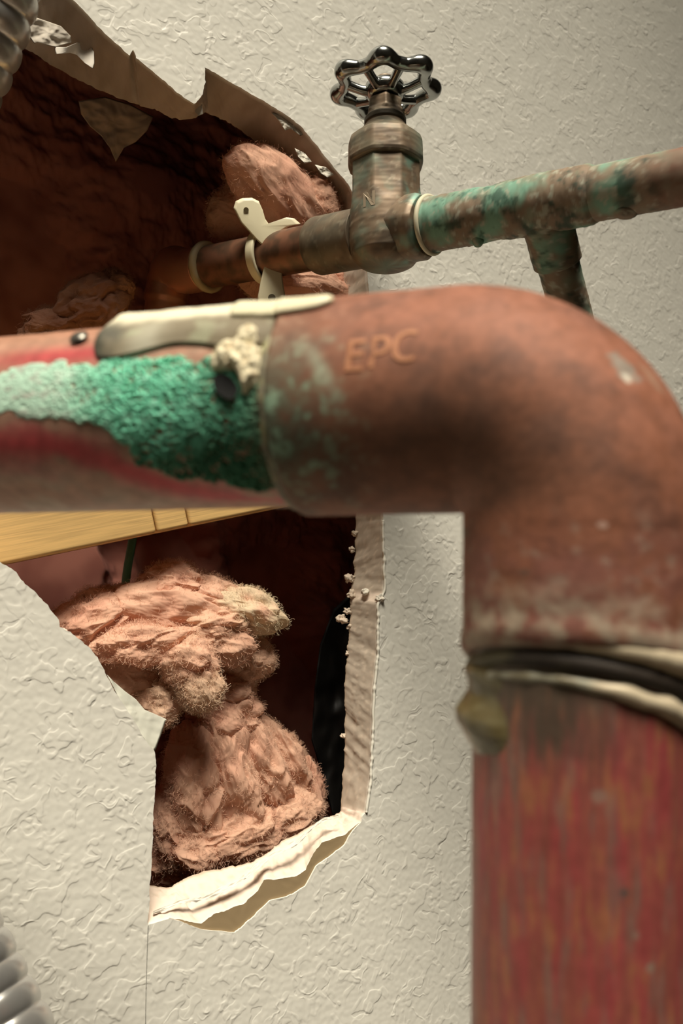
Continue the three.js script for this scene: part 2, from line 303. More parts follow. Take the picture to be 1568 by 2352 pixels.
// ---------------------------------------------------------------- big drain pipe with elbow
UNIT = MB;
const E0 = C(1335, 905, 178 * 0.69), PA = C(0, 980, 219 * 0.69);
const d1 = PA.clone().sub(E0).normalize(), d2 = dirW(-0.004, -1, 0.0);
const RB = 23.4, RH = 22.8, RP = 20.8;
const turn = Math.acos(-d1.dot(d2)), TL = RB * Math.tan(turn / 2);
const U1 = perp(d2.clone().negate(), d1), U2 = perp(d1.clone().negate(), d2);
const drain = thing('drain_pipe', 'thick corroded copper pipe bending from the wall opening downward in the foreground', 'pipe', E0.clone());
const copper = vcol(0.68, 0.15), crimson = vcol(0.5, 0.25);
{ // horizontal pipe
  const base = [0.36, 0.20, 0.14], crim = [0.46, 0.05, 0.06], top = [0.45, 0.22, 0.14], grey = [0.36, 0.25, 0.185];
  const g = sweep(straight(E0, d1, U1, 50, 285, 480), 260, (s, ph) => RP + 0.12 * noise(s * 0.2, ph * 0.05, 4), (s, ph, p) => {
    const n = fbm(p.x * 174, p.y * 290, p.z * 174, 4), n2 = fbm(p.x * 464, p.y * 464, p.z * 464, 3);
    let c = mix3(base, grey, sstep(-0.2, 0.3, n));
    c = mix3(c, top, gauss((ph - 15) / 38));
    const lo = mix(100, 150, sstep(112, 62, s));                         // lower edge of the crust
    c = mix3(c, crim, 0.95 * gauss((ph - lo - 8) / (11 + 20 * n)) * sstep(40, 60, s));
    c = mix3(c, crim, 0.9 * gauss((ph - 54) / 8) * sstep(93, 96, s) * sstep(135, 110, s));
    c = mix3(c, [0.2, 0.2, 0.13], 0.6 * sstep(68, 58, s) * sstep(-0.1, 0.3, n2 + 0.1));
    const k = 1 + 0.5 * n2; return [c[0] * k, c[1] * k, c[2] * k];
  });
  part('horizontal_pipe', g, vcol(0.5, 0.3), drain, 'horizontal run stained brown and crimson');
}
const HUB = 57.5;
const sg = ph => 56.9 - 7.9 * Math.sin(ph * D2R) + 2 * Math.cos(ph * D2R);
let elbow;
{ // elbow: hub, bend, hub
  const fr = [], N = V3(); const side = d1.clone().cross(d2).normalize(); const Vc = side.dot(camera.position.clone().sub(E0)) > 0 ? side : side.negate();
  for (let i = 0; i <= 90; i++) { const s = mix(HUB, TL, i / 90); fr.push({ p: E0.clone().addScaledVector(d1, s * MB), U: U1, V: Vc, s: TL - s }); }
  const cb = E0.clone().addScaledVector(d1, TL * MB).addScaledVector(U1, -RB * MB);
  for (let i = 1; i < 160; i++) { const a = i / 160 * turn, U = U1.clone().multiplyScalar(Math.cos(a)).addScaledVector(d1, -Math.sin(a)).normalize(); fr.push({ p: cb.clone().addScaledVector(U, RB * MB), U, V: Vc, s: a * RB }); }
  const S2 = turn * RB;
  for (let i = 0; i <= 100; i++) { const s = mix(TL, 66, i / 100); fr.push({ p: E0.clone().addScaledVector(d2, s * MB), U: U2, V: Vc, s: S2 + s - TL, s2: s }); }
  const cop = [0.26, 0.095, 0.05], brown = [0.145, 0.058, 0.035], pink = [0.28, 0.112, 0.07], red = [0.25, 0.095, 0.07];
  const g = gridGeo(fr.length - 1, 320, (i, j) => {
    const f = fr[i], ph = j / 320 * 360; let r = RH, p0 = f.p;
    const s = f.s, fl = Math.min(1, (s + HUB - TL) / 1.4); r -= 0.7 * (1 - Math.sqrt(Math.max(0, 1 - (1 - fl) * (1 - fl))));
    if (f.s2 !== undefined) { // the lower rim is cut askew and rounded
      const e = sg(ph) - 2.3 - 2.2 * Math.max(0, Math.cos((ph - 10) * D2R)), s2 = TL + (f.s2 - TL) * (e - TL) / (66 - TL); p0 = E0.clone().addScaledVector(d2, s2 * MB);
      const k = Math.max(0, 1 - (e - s2) / 1.8); r -= 0.9 * k * k; r += 0.35 * gauss((s2 - e + 3) / 2);
    }
    r += 0.10 * noise(s * 0.15, ph * 0.03, 9) + 0.03 * noise(s * 0.9, ph * 0.2, 2);
    r += 0.05 * gauss((s - S2 - 0.5) / 2.2) * sstep(0, 90, 180 - Math.abs(ph - 90));
    const p = p0.clone().addScaledVector(f.U, r * MB * Math.cos(ph * D2R)).addScaledVector(f.V, r * MB * Math.sin(ph * D2R));
    const n = fbm(p.x * 130, p.y * 130, p.z * 130, 4), n2 = fbm(p.x * 377 + 5, p.y * 377, p.z * 377, 4), n3 = noise(p.x * 1014, p.y * 1014, p.z * 1014);
    let c = mix3(cop, brown, sstep(-0.15, 0.35, n));
    c = mix3(c, pink, 0.7 * gauss((ph - 20) / 45) * sstep(-0.3, 0.2, n2));
    c = mix3(c, red, 0.85 * sstep(S2 - 4, S2 + 16, s) * sstep(-0.35, 0.1, n));
    c = mix3(c, [0.3, 0.21, 0.16], 0.55 * sstep(0.12, 0.34, n2) * sstep(S2 - 6, S2 + 8, s));
    // verdigris creeping onto the left hub
    const hub = TL - s; // mm from the corner
    const gm = sstep(38, 56, hub + 16 * n2 + 5 * n3) * gauss((ph - 105) / 42);
    c = mix3(c, mix3([0.1, 0.13, 0.085], [0.2, 0.34, 0.24], sstep(0.0, 0.3, n2 + 0.3 * n3)), 0.9 * gm);
    c = mix3(c, [0.34, 0.38, 0.28], 0.75 * gauss((hub - 46 + (ph - 78) * 0.22) / 1.6) * gauss((ph - 78) / 12));
    c = mix3(c, [0.12, 0.06, 0.035], 0.55 * gauss((ph - 112) / 34) * sstep(52, 36, hub) * sstep(S2 + 2, S2 - 10, s));  // dark band painted for the dim room mirrored in the copper
    // grey and brown blots, one pale pink spot just past the bend
    const blot = (s0, p0b, rs, rp, cc, k) => { const q = Math.hypot((s - s0) / rs, (ph - p0b) / rp); c = mix3(c, cc, k * sstep(1.15, 0.7, q + 0.5 * n3)); };
    blot(S2 * 0.56, 38, 2.0, 6, [0.27, 0.24, 0.2], 0.85); blot(S2 * 0.59, 42, 0.7, 2.2, [0.6, 0.55, 0.46], 0.9);
    blot(S2 * 0.62, 25, 1.8, 4, [0.35, 0.22, 0.15], 0.6); blot(S2 + 2.4, 78, 1.1, 3, [0.85, 0.6, 0.5], 0.5); blot(S2 + 5, 158, 1.6, 6, [0.14, 0.1, 0.07], 0.8); blot(S2 + 18, 112, 1.3, 4, [0.2, 0.11, 0.08], 0.7);
    if (f.s2 !== undefined) c = mix3(c, [0.36, 0.30, 0.22], 0.75 * sstep(12, 1, sg(ph) - (TL + (f.s2 - TL) * 0.75)) * sstep(-0.2, 0.25, n2 + 0.1));
    const k = 1 + 0.35 * n2 + 0.2 * n3; return { p, c: [c[0] * k, c[1] * k, c[2] * k] };
  }, true, true);
  elbow = part('elbow', g, copper, drain, 'bright copper elbow fitting');
}
// raised maker's letters on the hub
{
  const font = await new FontLoader().loadAsync('fonts/droid/droid_sans_regular.typeface.json').catch(() => null) || await new FontLoader().loadAsync('fonts/droid/droid_sans_bold.typeface.json');
  const lm = std([0.42, 0.18, 0.09], 0.6, 0.15); const Vc = sideV();
  function sideV() { const v = d1.clone().cross(d2).normalize(); return v.dot(camera.position.clone().sub(E0)) > 0 ? v : v.negate(); }
  for (const [ch, s0, ph0] of [['E', 41.9, 80.5], ['P', 37.4, 79.5], ['C', 32.9, 77.5]]) {
    const g = new TextGeometry(ch, { font, size: 6.3, depth: 0.3, curveSegments: 10, bevelEnabled: true, bevelThickness: 0.15, bevelSize: 0.14, bevelSegments: 2 }); g.deleteAttribute('uv');
    const po = g.attributes.position;
    for (let i = 0; i < po.count; i++) {
      const x = po.getX(i), y = po.getY(i), z = po.getZ(i), s = s0 - x * 0.98 - y * 0.06, ph = (ph0 - y / RH / D2R) * D2R, r = (RH - 0.25 + z) * MB;
      const p = E0.clone().addScaledVector(d1, s * MB).addScaledVector(U1, r * Math.cos(ph)).addScaledVector(Vc, r * Math.sin(ph)); po.setXYZ(i, p.x, p.y, p.z);
    }
    g.computeVertexNormals(); part('raised_letter', g, lm, elbow);
  }
}
{ // vertical pipe below the joint
  const base = [0.34, 0.095, 0.075], cr = [0.40, 0.075, 0.075], grey = [0.27, 0.15, 0.12], org = [0.36, 0.13, 0.07], dk = [0.11, 0.085, 0.06];
  const fr = straight(E0, d2, U2, 44, 190, 420);
  const g = sweep(fr, 300, (s, ph) => RP + 0.12 * noise(s * 0.1, ph * 0.04, 14) - 0.5 * gauss((s - sg(ph)) / 1.6), (s, ph, p) => {
    const a = ph * 0.12, n = fbm(a, s * 0.022, 5, 4), n2 = fbm(a * 1.6 + 9, s * 0.09, 2, 4), n3 = noise(p.x * 725, p.y * 725, p.z * 725);
    let c = mix3(base, cr, sstep(-0.2, 0.25, n)); c = mix3(c, org, sstep(0.0, 0.3, n2)); c = mix3(c, grey, 0.8 * sstep(0.02, 0.3, fbm(a * 1.1 + 4, s * 0.05, 8, 4)));
    const below = s - sg(ph); c = mix3(c, dk, 0.92 * sstep(26, 6, below + 22 * n2) * sstep(50, 95, ph)); c = mix3(c, dk, 0.5 * sstep(10, 4, below));
    c = mix3(c, dk, 0.5 * gauss((ph - 172) / 14));  // shading of the left side painted into the colour
    const blot = (s0, p0, rs, rp, cc, k) => { const q = Math.hypot((s - s0) / rs, (ph - p0) / rp); c = mix3(c, cc, k * sstep(1.2, 0.6, q + 0.4 * n3)); };
    blot(118.5, 93, 1.2, 3, [0.06, 0.05, 0.045], 0.9); blot(88.5, 66, 0.9, 2.2, [0.12, 0.1, 0.09], 0.8); blot(102, 52, 1, 2.6, [0.34, 0.26, 0.2], 0.8); blot(72, 78, 1.3, 4, [0.36, 0.26, 0.2], 0.6); blot(96, 60, 0.8, 2, [0.36, 0.26, 0.2], 0.6);
    const k = 1 + 0.4 * n2 + 0.15 * n3; return [c[0] * k, c[1] * k, c[2] * k];
  });
  part('vertical_pipe', g, crimson, drain, 'crimson stained vertical run below the joint');
  const ringPts = (off, r, jit) => { const Vc = fr[0].V, a = []; for (let i = 0; i < 72; i++) { const ph = i * 5, s = sg(ph) + off(ph); a.push(E0.clone().addScaledVector(d2, s * MB).addScaledVector(U2, (r + jit * noise(i * 0.4, off(ph), 3)) * MB * Math.cos(ph * D2R)).addScaledVector(Vc, (r + jit * noise(i * 0.4, 7, 3)) * MB * Math.sin(ph * D2R))); } return a; };
  const rt = (t) => { const ph = t * 360; return Math.max(0, Math.cos((ph - 5) * D2R)); };
  part('joint_gap', tubeAlong(ringPts(() => 0, RP - 0.3, 0), t => 1.5 + 0.4 * rt(t) + 0.15 * noise(t * 40, 2, 2), 240, 14, true, (t, a, p) => mix3([0.10, 0.085, 0.045], [0.024, 0.015, 0.009], sstep(0.36, 0.24, t + 0.25 * fbm(p.x * 200, p.y * 200, p.z * 200, 3)))), vcol(0.7, 0), drain, 'dark gap ring below the elbow');
  part('solder_bead', tubeAlong(ringPts(ph => -3.2 - 1.6 * Math.max(0, Math.cos((ph - 5) * D2R)), RP + 0.1, 0.3), (t) => 0.9 + 2.1 * rt(t) + 0.3 * noise(t * 40, 1, 1), 240, 14, true), std([0.74, 0.62, 0.44], 0.35, 0.2), drain, 'cream bead above the dark gap');
  part('solder_bead', tubeAlong(ringPts(ph => 3.4 + 0.8 * Math.max(0, Math.cos((ph - 5) * D2R)) + 1.1 * noise(ph * 0.05, 3, 8), RP - 0.3, 0.4), (t) => 0.95 + 1.2 * rt(t) + 0.6 * noise(t * 30, 9, 1), 240, 14, true, (t, a, p) => { const q = sstep(0.12, 0.3, rt(t)); return mix3(mix3([0.2, 0.17, 0.11], [0.34, 0.32, 0.24], sstep(-0.2, 0.3, noise(p.x * 580, p.y * 580, p.z * 580))), [0.62, 0.52, 0.37], q); }), vcol(0.45, 0.15), drain, 'lumpy bead below the dark gap');
  // olive drip on the left
  const Vc = fr[0].V, g2 = gridGeo(70, 48, (i, j) => {
    const t = i / 70, u = j / 48, s = mix(50, 72, t), ph = mix(118, 200, u), env = Math.pow(Math.sin(Math.PI * Math.min(1, t * 1.0)), 0.6) * Math.sin(Math.PI * u);
    const lob = 3.6 * gauss((s - 53) / 3) + 4.0 * gauss((s - 63) / 5.5); const r = RP - 1 + env * (lob + 0.9 * fbm(s * 0.3, ph * 0.08, 4, 3) + 0.4);
    return { p: E0.clone().addScaledVector(d2, s * MB).addScaledVector(U2, r * MB * Math.cos(ph * D2R)).addScaledVector(Vc, r * MB * Math.sin(ph * D2R)), c: mix3([0.12, 0.09, 0.035], [0.17, 0.14, 0.07], sstep(-0.3, 0.3, fbm(s * 0.4, ph * 0.1, 1, 3))) };
  });
  part('flux_drip', g2, vcol(0.35, 0), drain, 'olive brown drip of hardened flux');
}
{ // verdigris crust on the horizontal pipe
  const Vc = straight(E0, d1, U1, 0, 1, 1)[0].V;
  const top = [[150, 62], [121, 60], [107, 56], [96, 61], [91, 57], [75, 61], [68, 64], [58, 70], [55, 74]], bot = [[150, 90], [119, 92], [108, 97], [97, 99], [93, 105], [89, 115], [88, 126], [81, 135], [73, 140], [66, 145], [59, 150], [55, 150]];
  const at = (L, s) => { for (let k = 0; k < L.length - 1; k++) if (s <= L[k][0] && s >= L[k + 1][0]) return mix(L[k][1], L[k + 1][1], (L[k][0] - s) / (L[k][0] - L[k + 1][0])); return L[L.length - 1][1]; };
  const NS = 560, NP = 330;
  const g = gridGeo(NS, NP, (i, j) => {
    const s = mix(150, 56.5, i / NS), ph = mix(48, 160, j / NP), arc = ph * D2R * RP;
    const w = fbm(s * 0.22, arc * 0.22, 3, 4), e = Math.min(ph - at(top, s), at(bot, s) - ph) * D2R * RP + 3.4 * w;
    const m = sstep(-0.2, 1.6, e), tex = sstep(112, 88, s);
    const cell = Math.abs(noise(s * 0.75 + w, arc * 0.75, 7)) + 0.5 * Math.abs(noise(s * 1.7, arc * 1.7, 1));
    let h = -0.5 + m * (0.75 + (0.35 + 0.9 * tex) * (0.35 - cell + 0.45 * w) + 0.15 * noise(s * 3.4, arc * 3.4, 2));
    const r = (RP + h) * MB;
    const mint = [0.44, 0.64, 0.51], teal = [0.19, 0.62, 0.42], pale = [0.66, 0.74, 0.64], deep = [0.05, 0.19, 0.11], brn = [0.16, 0.16, 0.1];
    const n = fbm(s * 0.35 + 20, arc * 0.5, 3, 4);
    let c = mix3(mix3(mint, [0.4, 0.42, 0.36], sstep(0, 0.3, n)), pale, 0.8 * gauss((s - 103) / 5) * sstep(-0.25, 0.2, n));
    c = mix3(c, mix3(teal, [0.3, 0.68, 0.5], sstep(0.0, 0.35, n) ), tex);
    const dd = sstep(80, 66, s + 8 * n) * 0.75 + sstep(96, 132, ph + 24 * n) * tex * 0.9;
    c = mix3(c, mix3(deep, [0.08, 0.24, 0.14], sstep(0, 0.3, n)), Math.min(1, dd)); c = mix3(c, brn, 0.7 * sstep(64, 57, s + 4 * n));
    return { p: E0.clone().addScaledVector(d1, s * MB).addScaledVector(U1, r * Math.cos(ph * D2R)).addScaledVector(Vc, r * Math.sin(ph * D2R)), c };
  });
  part('verdigris_crust', g, vcol(0.9, 0), drain, 'lumpy green verdigris crust');
  // joint seam where the pipe enters the elbow
  const a = []; for (let i = 0; i < 60; i++) { const ph = i * 6, s = HUB + 0.6 + 0.4 * noise(i * 0.5, 2, 2); a.push(E0.clone().addScaledVector(d1, s * MB).addScaledVector(U1, (RP + 0.25) * MB * Math.cos(ph * D2R)).addScaledVector(Vc, (RP + 0.25) * MB * Math.sin(ph * D2R))); }
  part('solder_fillet', tubeAlong(a, t => 0.95 + 0.35 * noise(t * 30, 4, 4), 240, 12, true, (t, q, p) => mix3([0.17, 0.15, 0.1], [0.3, 0.28, 0.14], sstep(-0.2, 0.3, noise(p.x * 435, p.y * 435, p.z * 435)))), vcol(0.6, 0.1), drain, 'dull olive solder fillet at the elbow');
  // plaster lump with a dark hole
  const hole = [65.6, 81];
  const g3 = gridGeo(90, 90, (i, j) => {
    const s = mix(74, 58, i / 90), ph = mix(44, 92, j / 90), arc = ph * D2R * RP;
    const q = Math.min(Math.hypot((s - 64.5) / 6.4, (ph - 66) / 13) - 0.0, Math.hypot((s - 61.5) / 3.4, (ph - 74) / 15), Math.hypot((s - 62.5) / 3, (ph - 54) / 9)) + 0.35 * fbm(s * 0.4, arc * 0.4, 6, 4);
    let h = -0.8 + 2.9 * sstep(1.05, 0.45, q) * (1 + 0.6 * fbm(s * 0.6, arc * 0.6, 1, 3)); h -= 2.6 * gauss(Math.hypot((s - hole[0]) / 3.2, (ph - hole[1]) / 8.5) ** 2);
    const r = (RP + 0.4 + h) * MB; return { p: E0.clone().addScaledVector(d1, s * MB).addScaledVector(U1, r * Math.cos(ph * D2R)).addScaledVector(Vc, r * Math.sin(ph * D2R)), c: mix3([0.74, 0.66, 0.47], [0.55, 0.42, 0.25], sstep(0, 0.35, fbm(s * 0.5, arc * 0.5, 9, 3))) };
  });
  part('plaster_lump', g3, vcol(0.85, 0), drain, 'cream lump of hardened paste');
  const g4 = gridGeo(36, 24, (i, j) => { const u = j / 24 * 6.2832, t = i / 36, s = hole[0] + 2.7 * t * Math.cos(u) * (1 + 0.2 * noise(Math.cos(u), Math.sin(u), 2)), ph = hole[1] + 2 + (6.2 * t * Math.sin(u) - 3 * t * Math.cos(u)), r = (RP + 1.35 - 1.0 * (1 - t * t) * 0.6) * MB; return { p: E0.clone().addScaledVector(d1, s * MB).addScaledVector(U1, r * Math.cos(ph * D2R)).addScaledVector(Vc, r * Math.sin(ph * D2R)) }; }, true);
  part('dark_pit', g4, std([0.004, 0.004, 0.004], 1), drain, 'black pit beside the cream lump');
}

UNIT = MM;
// ---------------------------------------------------------------- plastic strap: saddle on the drain pipe, upright leg, clip round the supply pipe
const VD = straight(E0, d1, U1, 0, 1, 1)[0].V;
const onDrain = (s, ph, r) => E0.clone().addScaledVector(d1, s * MB).addScaledVector(U1, r * MB * Math.cos(ph * D2R)).addScaledVector(VD, r * MB * Math.sin(ph * D2R));
const SO = C(550, 600, 318), SE = C(1300, 458, 247);      // supply pipe axis
const dS = SE.clone().sub(SO).normalize(), LS = SO.distanceTo(SE) / MM, US = perp(V3(0, 1, 0), dS);
const VS = straight(SO, dS, US, 0, 1, 1)[0].V;
const onSup = (s, ph, r) => SO.clone().addScaledVector(dS, s * MM).addScaledVector(US, r * MM * Math.cos(ph * D2R)).addScaledVector(VS, r * MM * Math.sin(ph * D2R));
const saddle = thing('pipe_saddle', 'dirty cream plastic saddle with a white rim lying along the top of the thick pipe', 'pipe saddle', onDrain(75, 10, RP));
{
  const NS = 120, NP = 60;
  const shell = (s, ph, r) => onDrain(s, ph, r);
  const surf = (t, u) => { const s = mix(100, 57.6, t), lo = 57 + 3.5 * Math.sin(t * 9) - 22 * Math.pow(Math.max(0, 1 - t * 9), 2) , ph = mix(-45, lo, u); return [s, ph]; };
  const g = gridGeo(NS, 2 * NP + 2, (i, j) => {
    const t = i / NS, out = j <= NP, u = out ? j / NP : (2 * NP + 1 - j) / NP, [s, ph] = surf(t, Math.max(0, Math.min(1, u)));
    const bulge = 1.7 + 0.9 * gauss((ph - 14) / 8) + 0.5 * fbm(s * 0.15, ph * 0.06, 3, 3); const r = RP + (out ? bulge * (1 - 0.5 * gauss((u - 1) / 0.06)) * sstep(-0.02, 0.06, t) : 0.05);
    const p = shell(s, ph, r), n = fbm(p.x * 220, p.y * 220, p.z * 220, 4);
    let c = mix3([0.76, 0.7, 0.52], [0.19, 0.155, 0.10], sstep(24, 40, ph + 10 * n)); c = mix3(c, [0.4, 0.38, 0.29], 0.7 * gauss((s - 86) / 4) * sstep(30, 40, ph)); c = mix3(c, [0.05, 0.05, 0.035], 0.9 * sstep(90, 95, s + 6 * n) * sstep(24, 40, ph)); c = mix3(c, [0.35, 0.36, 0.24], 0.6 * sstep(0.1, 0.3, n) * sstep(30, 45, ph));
    return { p, c };
  }, true);
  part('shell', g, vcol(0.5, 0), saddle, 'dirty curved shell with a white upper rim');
  // tongue lying on the elbow hub
  const g2 = gridGeo(60, 24, (i, j) => {
    const t = i / 60, a = j / 24 * 6.2832, s = mix(68, 46.2, t), w = (4.4 - 2.0 * t + 0.5 * noise(t * 7, 3, 3)) * Math.sqrt(Math.max(0.0, 1 - Math.pow(Math.max(0, (t - 0.86) / 0.14), 2))) * (1 - 0.1 * t), h = 0.9 * Math.sqrt(Math.max(0, 1 - Math.pow(Math.max(0, (t - 0.9) / 0.1), 2)));
    const arc = 26 + 5 * Math.sin(t * 3.0) + 6 * t, r0 = (s > 57.5 ? RP + 2.2 : RH + 0.7); return { p: onDrain(s, arc + w * Math.cos(a) / (RH * D2R), r0 + (h + 0.15) * Math.sin(a)) };
  }, true, true);
  part('tongue', g2, M.cream, saddle);
}
const strap = thing('pipe_strap', 'cream plastic two-hole strap clipped round the thin pipe', 'pipe strap', onSup(11, 90, 9));
{
  const tabPlate = (L, cx, cy, dep, th) => { const o = polyWalk(L, 3), n = o.length, R = 8; return gridGeo(2 * R + 2, n, (i, j) => { const fr = i <= R, k = fr ? i / R : (2 * R + 2 - i) / R, kk = Math.max(0.001, Math.min(1, k)), q = o[j % n], x = cx + (q[0] - cx) * kk, y = cy + (q[1] - cy) * kk; return { p: C(x, y, dep(x, y) + (fr ? -0.3 * (1 - kk * kk) : th)) }; }, true); };
  const disc = (px, py, mm, r, m, o) => { const c = C(px, py, mm), g = new THREE.CylinderGeometry(r * MM, r * MM, 0.8 * MM, 20); g.rotateX(Math.PI / 2); g.applyQuaternion(new THREE.Quaternion().setFromUnitVectors(V3(0, 0, 1), camera.position.clone().sub(c).normalize())); g.translate(c.x, c.y, c.z); part('screw_hole', g, m, o); };
  const depL = (x, y) => 304 + 0.016 * (y - 600);
  const low = part('lower_tab', tabPlate([[612, 598], [628, 592], [642, 596], [646, 620], [650, 650], [655, 680], [654, 716], [632, 726], [604, 722], [592, 706], [592, 682], [598, 648], [605, 618]], 624, 660, depL, 1.9), M.cream, strap);
  disc(624, 684, depL(624, 684) - 0.35, 1.25, std([0.12, 0.1, 0.06], 0.8), low);
  // clip band round the supply pipe
  const g4 = gridGeo(90, 24, (i, j) => { const t = i / 90, ph = mix(-75, 190, t), a = j / 24 * 6.2832, sq = v => Math.sign(v) * Math.pow(Math.abs(v), 0.5); return { p: onSup(10.5 + 2.0 * Math.sin(t * 2.6) + 1.7 * sq(Math.cos(a)), ph, 8.7 + 0.75 * sq(Math.sin(a))) }; }, true, true);
  part('clip_band', g4, M.cream, strap);
  // tab with screw hole, leaning up to the left
  const depT = (x, y) => 303 - 0.016 * (640 - x);
  const tab = part('upper_tab', tabPlate([[536, 478], [541, 462], [556, 455], [578, 454], [594, 462], [603, 482], [609, 503], [618, 516], [640, 508], [658, 499], [676, 502], [690, 514], [664, 520], [648, 530], [646, 556], [636, 566], [610, 570], [590, 552], [572, 532], [552, 510]], 597, 520, depT, 1.9), M.cream, strap);
  disc(565, 482, depT(565, 482) - 0.35, 0.85, std([0.2, 0.16, 0.08], 0.8), tab);
}
{ // small screw on the thick pipe
  const b = onDrain(103.5, 40, RP - 0.6), ax = onDrain(103.5, 40, RP + 1).sub(b).normalize(), q = new THREE.Quaternion().setFromUnitVectors(V3(0, 1, 0), ax);
  const g = thing('screw', 'small dark screw head on top of the thick copper pipe left of the strap', 'screw', b);
  const mk = (pts, n, m) => { const l = new THREE.LatheGeometry(pts.map(([x, y]) => new THREE.Vector2(x * MB, y * MB)), 24); l.applyQuaternion(q); const o = new THREE.Mesh(l, m); o.name = n; o.castShadow = true; g.add(o); };
  mk([[0, 0], [1.1, 0], [1.1, 1.2], [0, 1.2]], 'shank', M.dark); mk([[0.2, 1.1], [2.0, 1.2], [2.1, 1.5], [1.3, 2.1], [0, 2.3]], 'head', std([0.16, 0.15, 0.13], 0.3, 0.8));
}

// ---------------------------------------------------------------- supply pipe, tee, branch, inlet elbow
const supply = thing('supply_pipe', 'thin corroded copper supply pipe with tee running from the opening to the right', 'pipe', SO.clone());
const sAt = px => { let lo = -60, hi = 260; for (let k = 0; k < 50; k++) { const m = (lo + hi) / 2, p = SO.clone().addScaledVector(dS, m * MM).sub(camera.position); (p.dot(RX) / p.dot(FW) * FPX + 784 < px) ? lo = m : hi = m; } return lo; };
const patina = (br = 0.5) => (s, ph, p) => {
  const n = fbm(p.x * 170, p.y * 170, p.z * 170, 4), n2 = fbm(p.x * 420 + 4, p.y * 420, p.z * 420, 4), n3 = fbm(p.x * 110 + 9, p.y * 110, p.z * 110 + 3, 3);
  let c = mix3([0.23, 0.165, 0.11], [0.12, 0.095, 0.068], sstep(-0.1, 0.3, n));
  c = mix3(c, [0.17, 0.34, 0.25], br * sstep(-0.12, 0.28, n3)); c = mix3(c, [0.36, 0.36, 0.28], 0.85 * sstep(0.1, 0.3, n2)); c = mix3(c, [0.02, 0.06, 0.04], 0.7 * sstep(0.12, 0.32, n - n2 * 0.6));
  return c;
};
const pat = vcol(0.72, 0.15);
const sV = sAt(985), sT0 = sAt(1135), sT = sAt(1245), sT1 = sAt(1370), sEnd = sAt(1568) + 70;
{
  const tex = patina(0.95), bump = (s, ph) => 0.22 * noise(s * 0.6, ph * 0.03, 1) + 0.12 * noise(s * 1.6, ph * 0.08, 5);
  part('outlet_pipe', sweep(straight(SO, dS, US, sAt(900), sEnd, 200), 72, (s, ph) => 7.15 + bump(s, ph) * 0.6, (s, ph, p) => { let c = tex(s, ph, p); const e = sstep(sAt(1480), sAt(1568), s); return mix3(c, [0.2, 0.08, 0.05], 0.8 * e); }), pat, supply);
  // tee with swollen hubs
  const hub = s => 7.9 + 0.5 * sstep(1.2, 0, Math.abs(s - sV - 1)) - 0.45 * gauss((s - sT0) / 3) + 0.25 * gauss((s - sT) / 8) ;
  const tee = part('tee_fitting', sweep(straight(SO, dS, US, sV + 1.2, sT1, 160), 72, (s, ph) => hub(s) - 0.9 * Math.pow(Math.max(0, 1 - (sT1 - s) / 2.4), 2) + bump(s, ph), tex), pat, supply, 'green patinated tee fitting');
  // cream ring at the valve end
  const a = []; for (let i = 0; i < 40; i++) a.push(onSup(sV + 0.6, i * 9, 8.2)); part('sealant_ring', tubeAlong(a, 0.8, 120, 10, true), std([0.62, 0.58, 0.42], 0.6), supply, 'pale ring of sealant beside the valve');
  part('solder_drip', sweep(straight(onSup(sAt(1104), 175, 7.4), perp(V3(0, -1, 0), dS), dS, -1.5, 2.2, 12), 20, s => 1.9 * Math.sqrt(Math.max(0.02, 1 - Math.pow((s + 0.5) / 2.75, 2))), tex), pat, supply);
  part('solder_drip', sweep(straight(onSup(sAt(1440), 180, 6.9), perp(V3(0, -1, 0), dS), dS, -1.5, 1.0, 12), 20, s => 3.2 * Math.sqrt(Math.max(0.02, 1 - Math.pow((s + 0.4) / 1.6, 2))), tex), pat, supply);
  // branch
  const B0 = onSup(sT, 90, 0), B1 = C(1306, 700, 268), dB = B1.clone().sub(B0).normalize(), LB = B0.distanceTo(B1) / MM, UB = perp(RX, dB);
  part('branch_hub', sweep(straight(B0, dB, UB, 2, LB * 0.56, 60), 48, (s, ph) => 6.9 + 0.4 * sstep(9, 3, s) + bump(s, ph) * 0.7, tex), pat, tee);
  part('branch_pipe', sweep(straight(B0, dB, UB, LB * 0.5, LB * 2.6, 90), 48, (s, ph) => 5.9 + bump(s, ph) * 0.6, patina(0.45)), pat, supply, 'branch pipe dropping behind the elbow');
  // inlet from the cavity: straight piece, collar, elbow, riser
  const bare = (s, ph, p) => { const n = fbm(p.x * 200, p.y * 200, p.z * 200, 4); return mix3([0.24, 0.11, 0.065], [0.11, 0.065, 0.04], sstep(-0.2, 0.3, n)); };
  part('inlet_pipe', sweep(straight(SO, dS, US, sAt(455), sAt(760), 120), 64, () => 7.4, bare), vcol(0.45, 0.4), supply, 'brown copper inlet piece');
  const col = []; for (let i = 0; i < 40; i++) col.push(onSup(sAt(478), i * 9, 7.7)); part('solder_collar', tubeAlong(col, t => 1.5 + 0.3 * noise(t * 20, 1, 1), 120, 10, true), std([0.4, 0.33, 0.2], 0.6), supply, 'yellowish collar of solder in the cavity');
  const e0 = onSup(sAt(470), 90, 0), e1 = onSup(sAt(428), 90, 0), e2 = P(388, 650, -58), e3 = P(376, 715, -60), e4 = P(370, 850, -66), e5 = P(360, 1150, -70);
  part('riser_pipe', tubeAlong([e0, e1, e1.clone().lerp(e2, 0.6).add(V3(-0.001, 0.0035, 0)), e2, e3, e4, e5], t => t < 0.3 ? 8 : 7.2, 120, 40, false, (t, a, p) => mix3(bare(0, 0, p), [0.62, 0.3, 0.2], 0.8)), vcol(0.35, 0.55), supply, 'riser turning down inside the cavity');
}

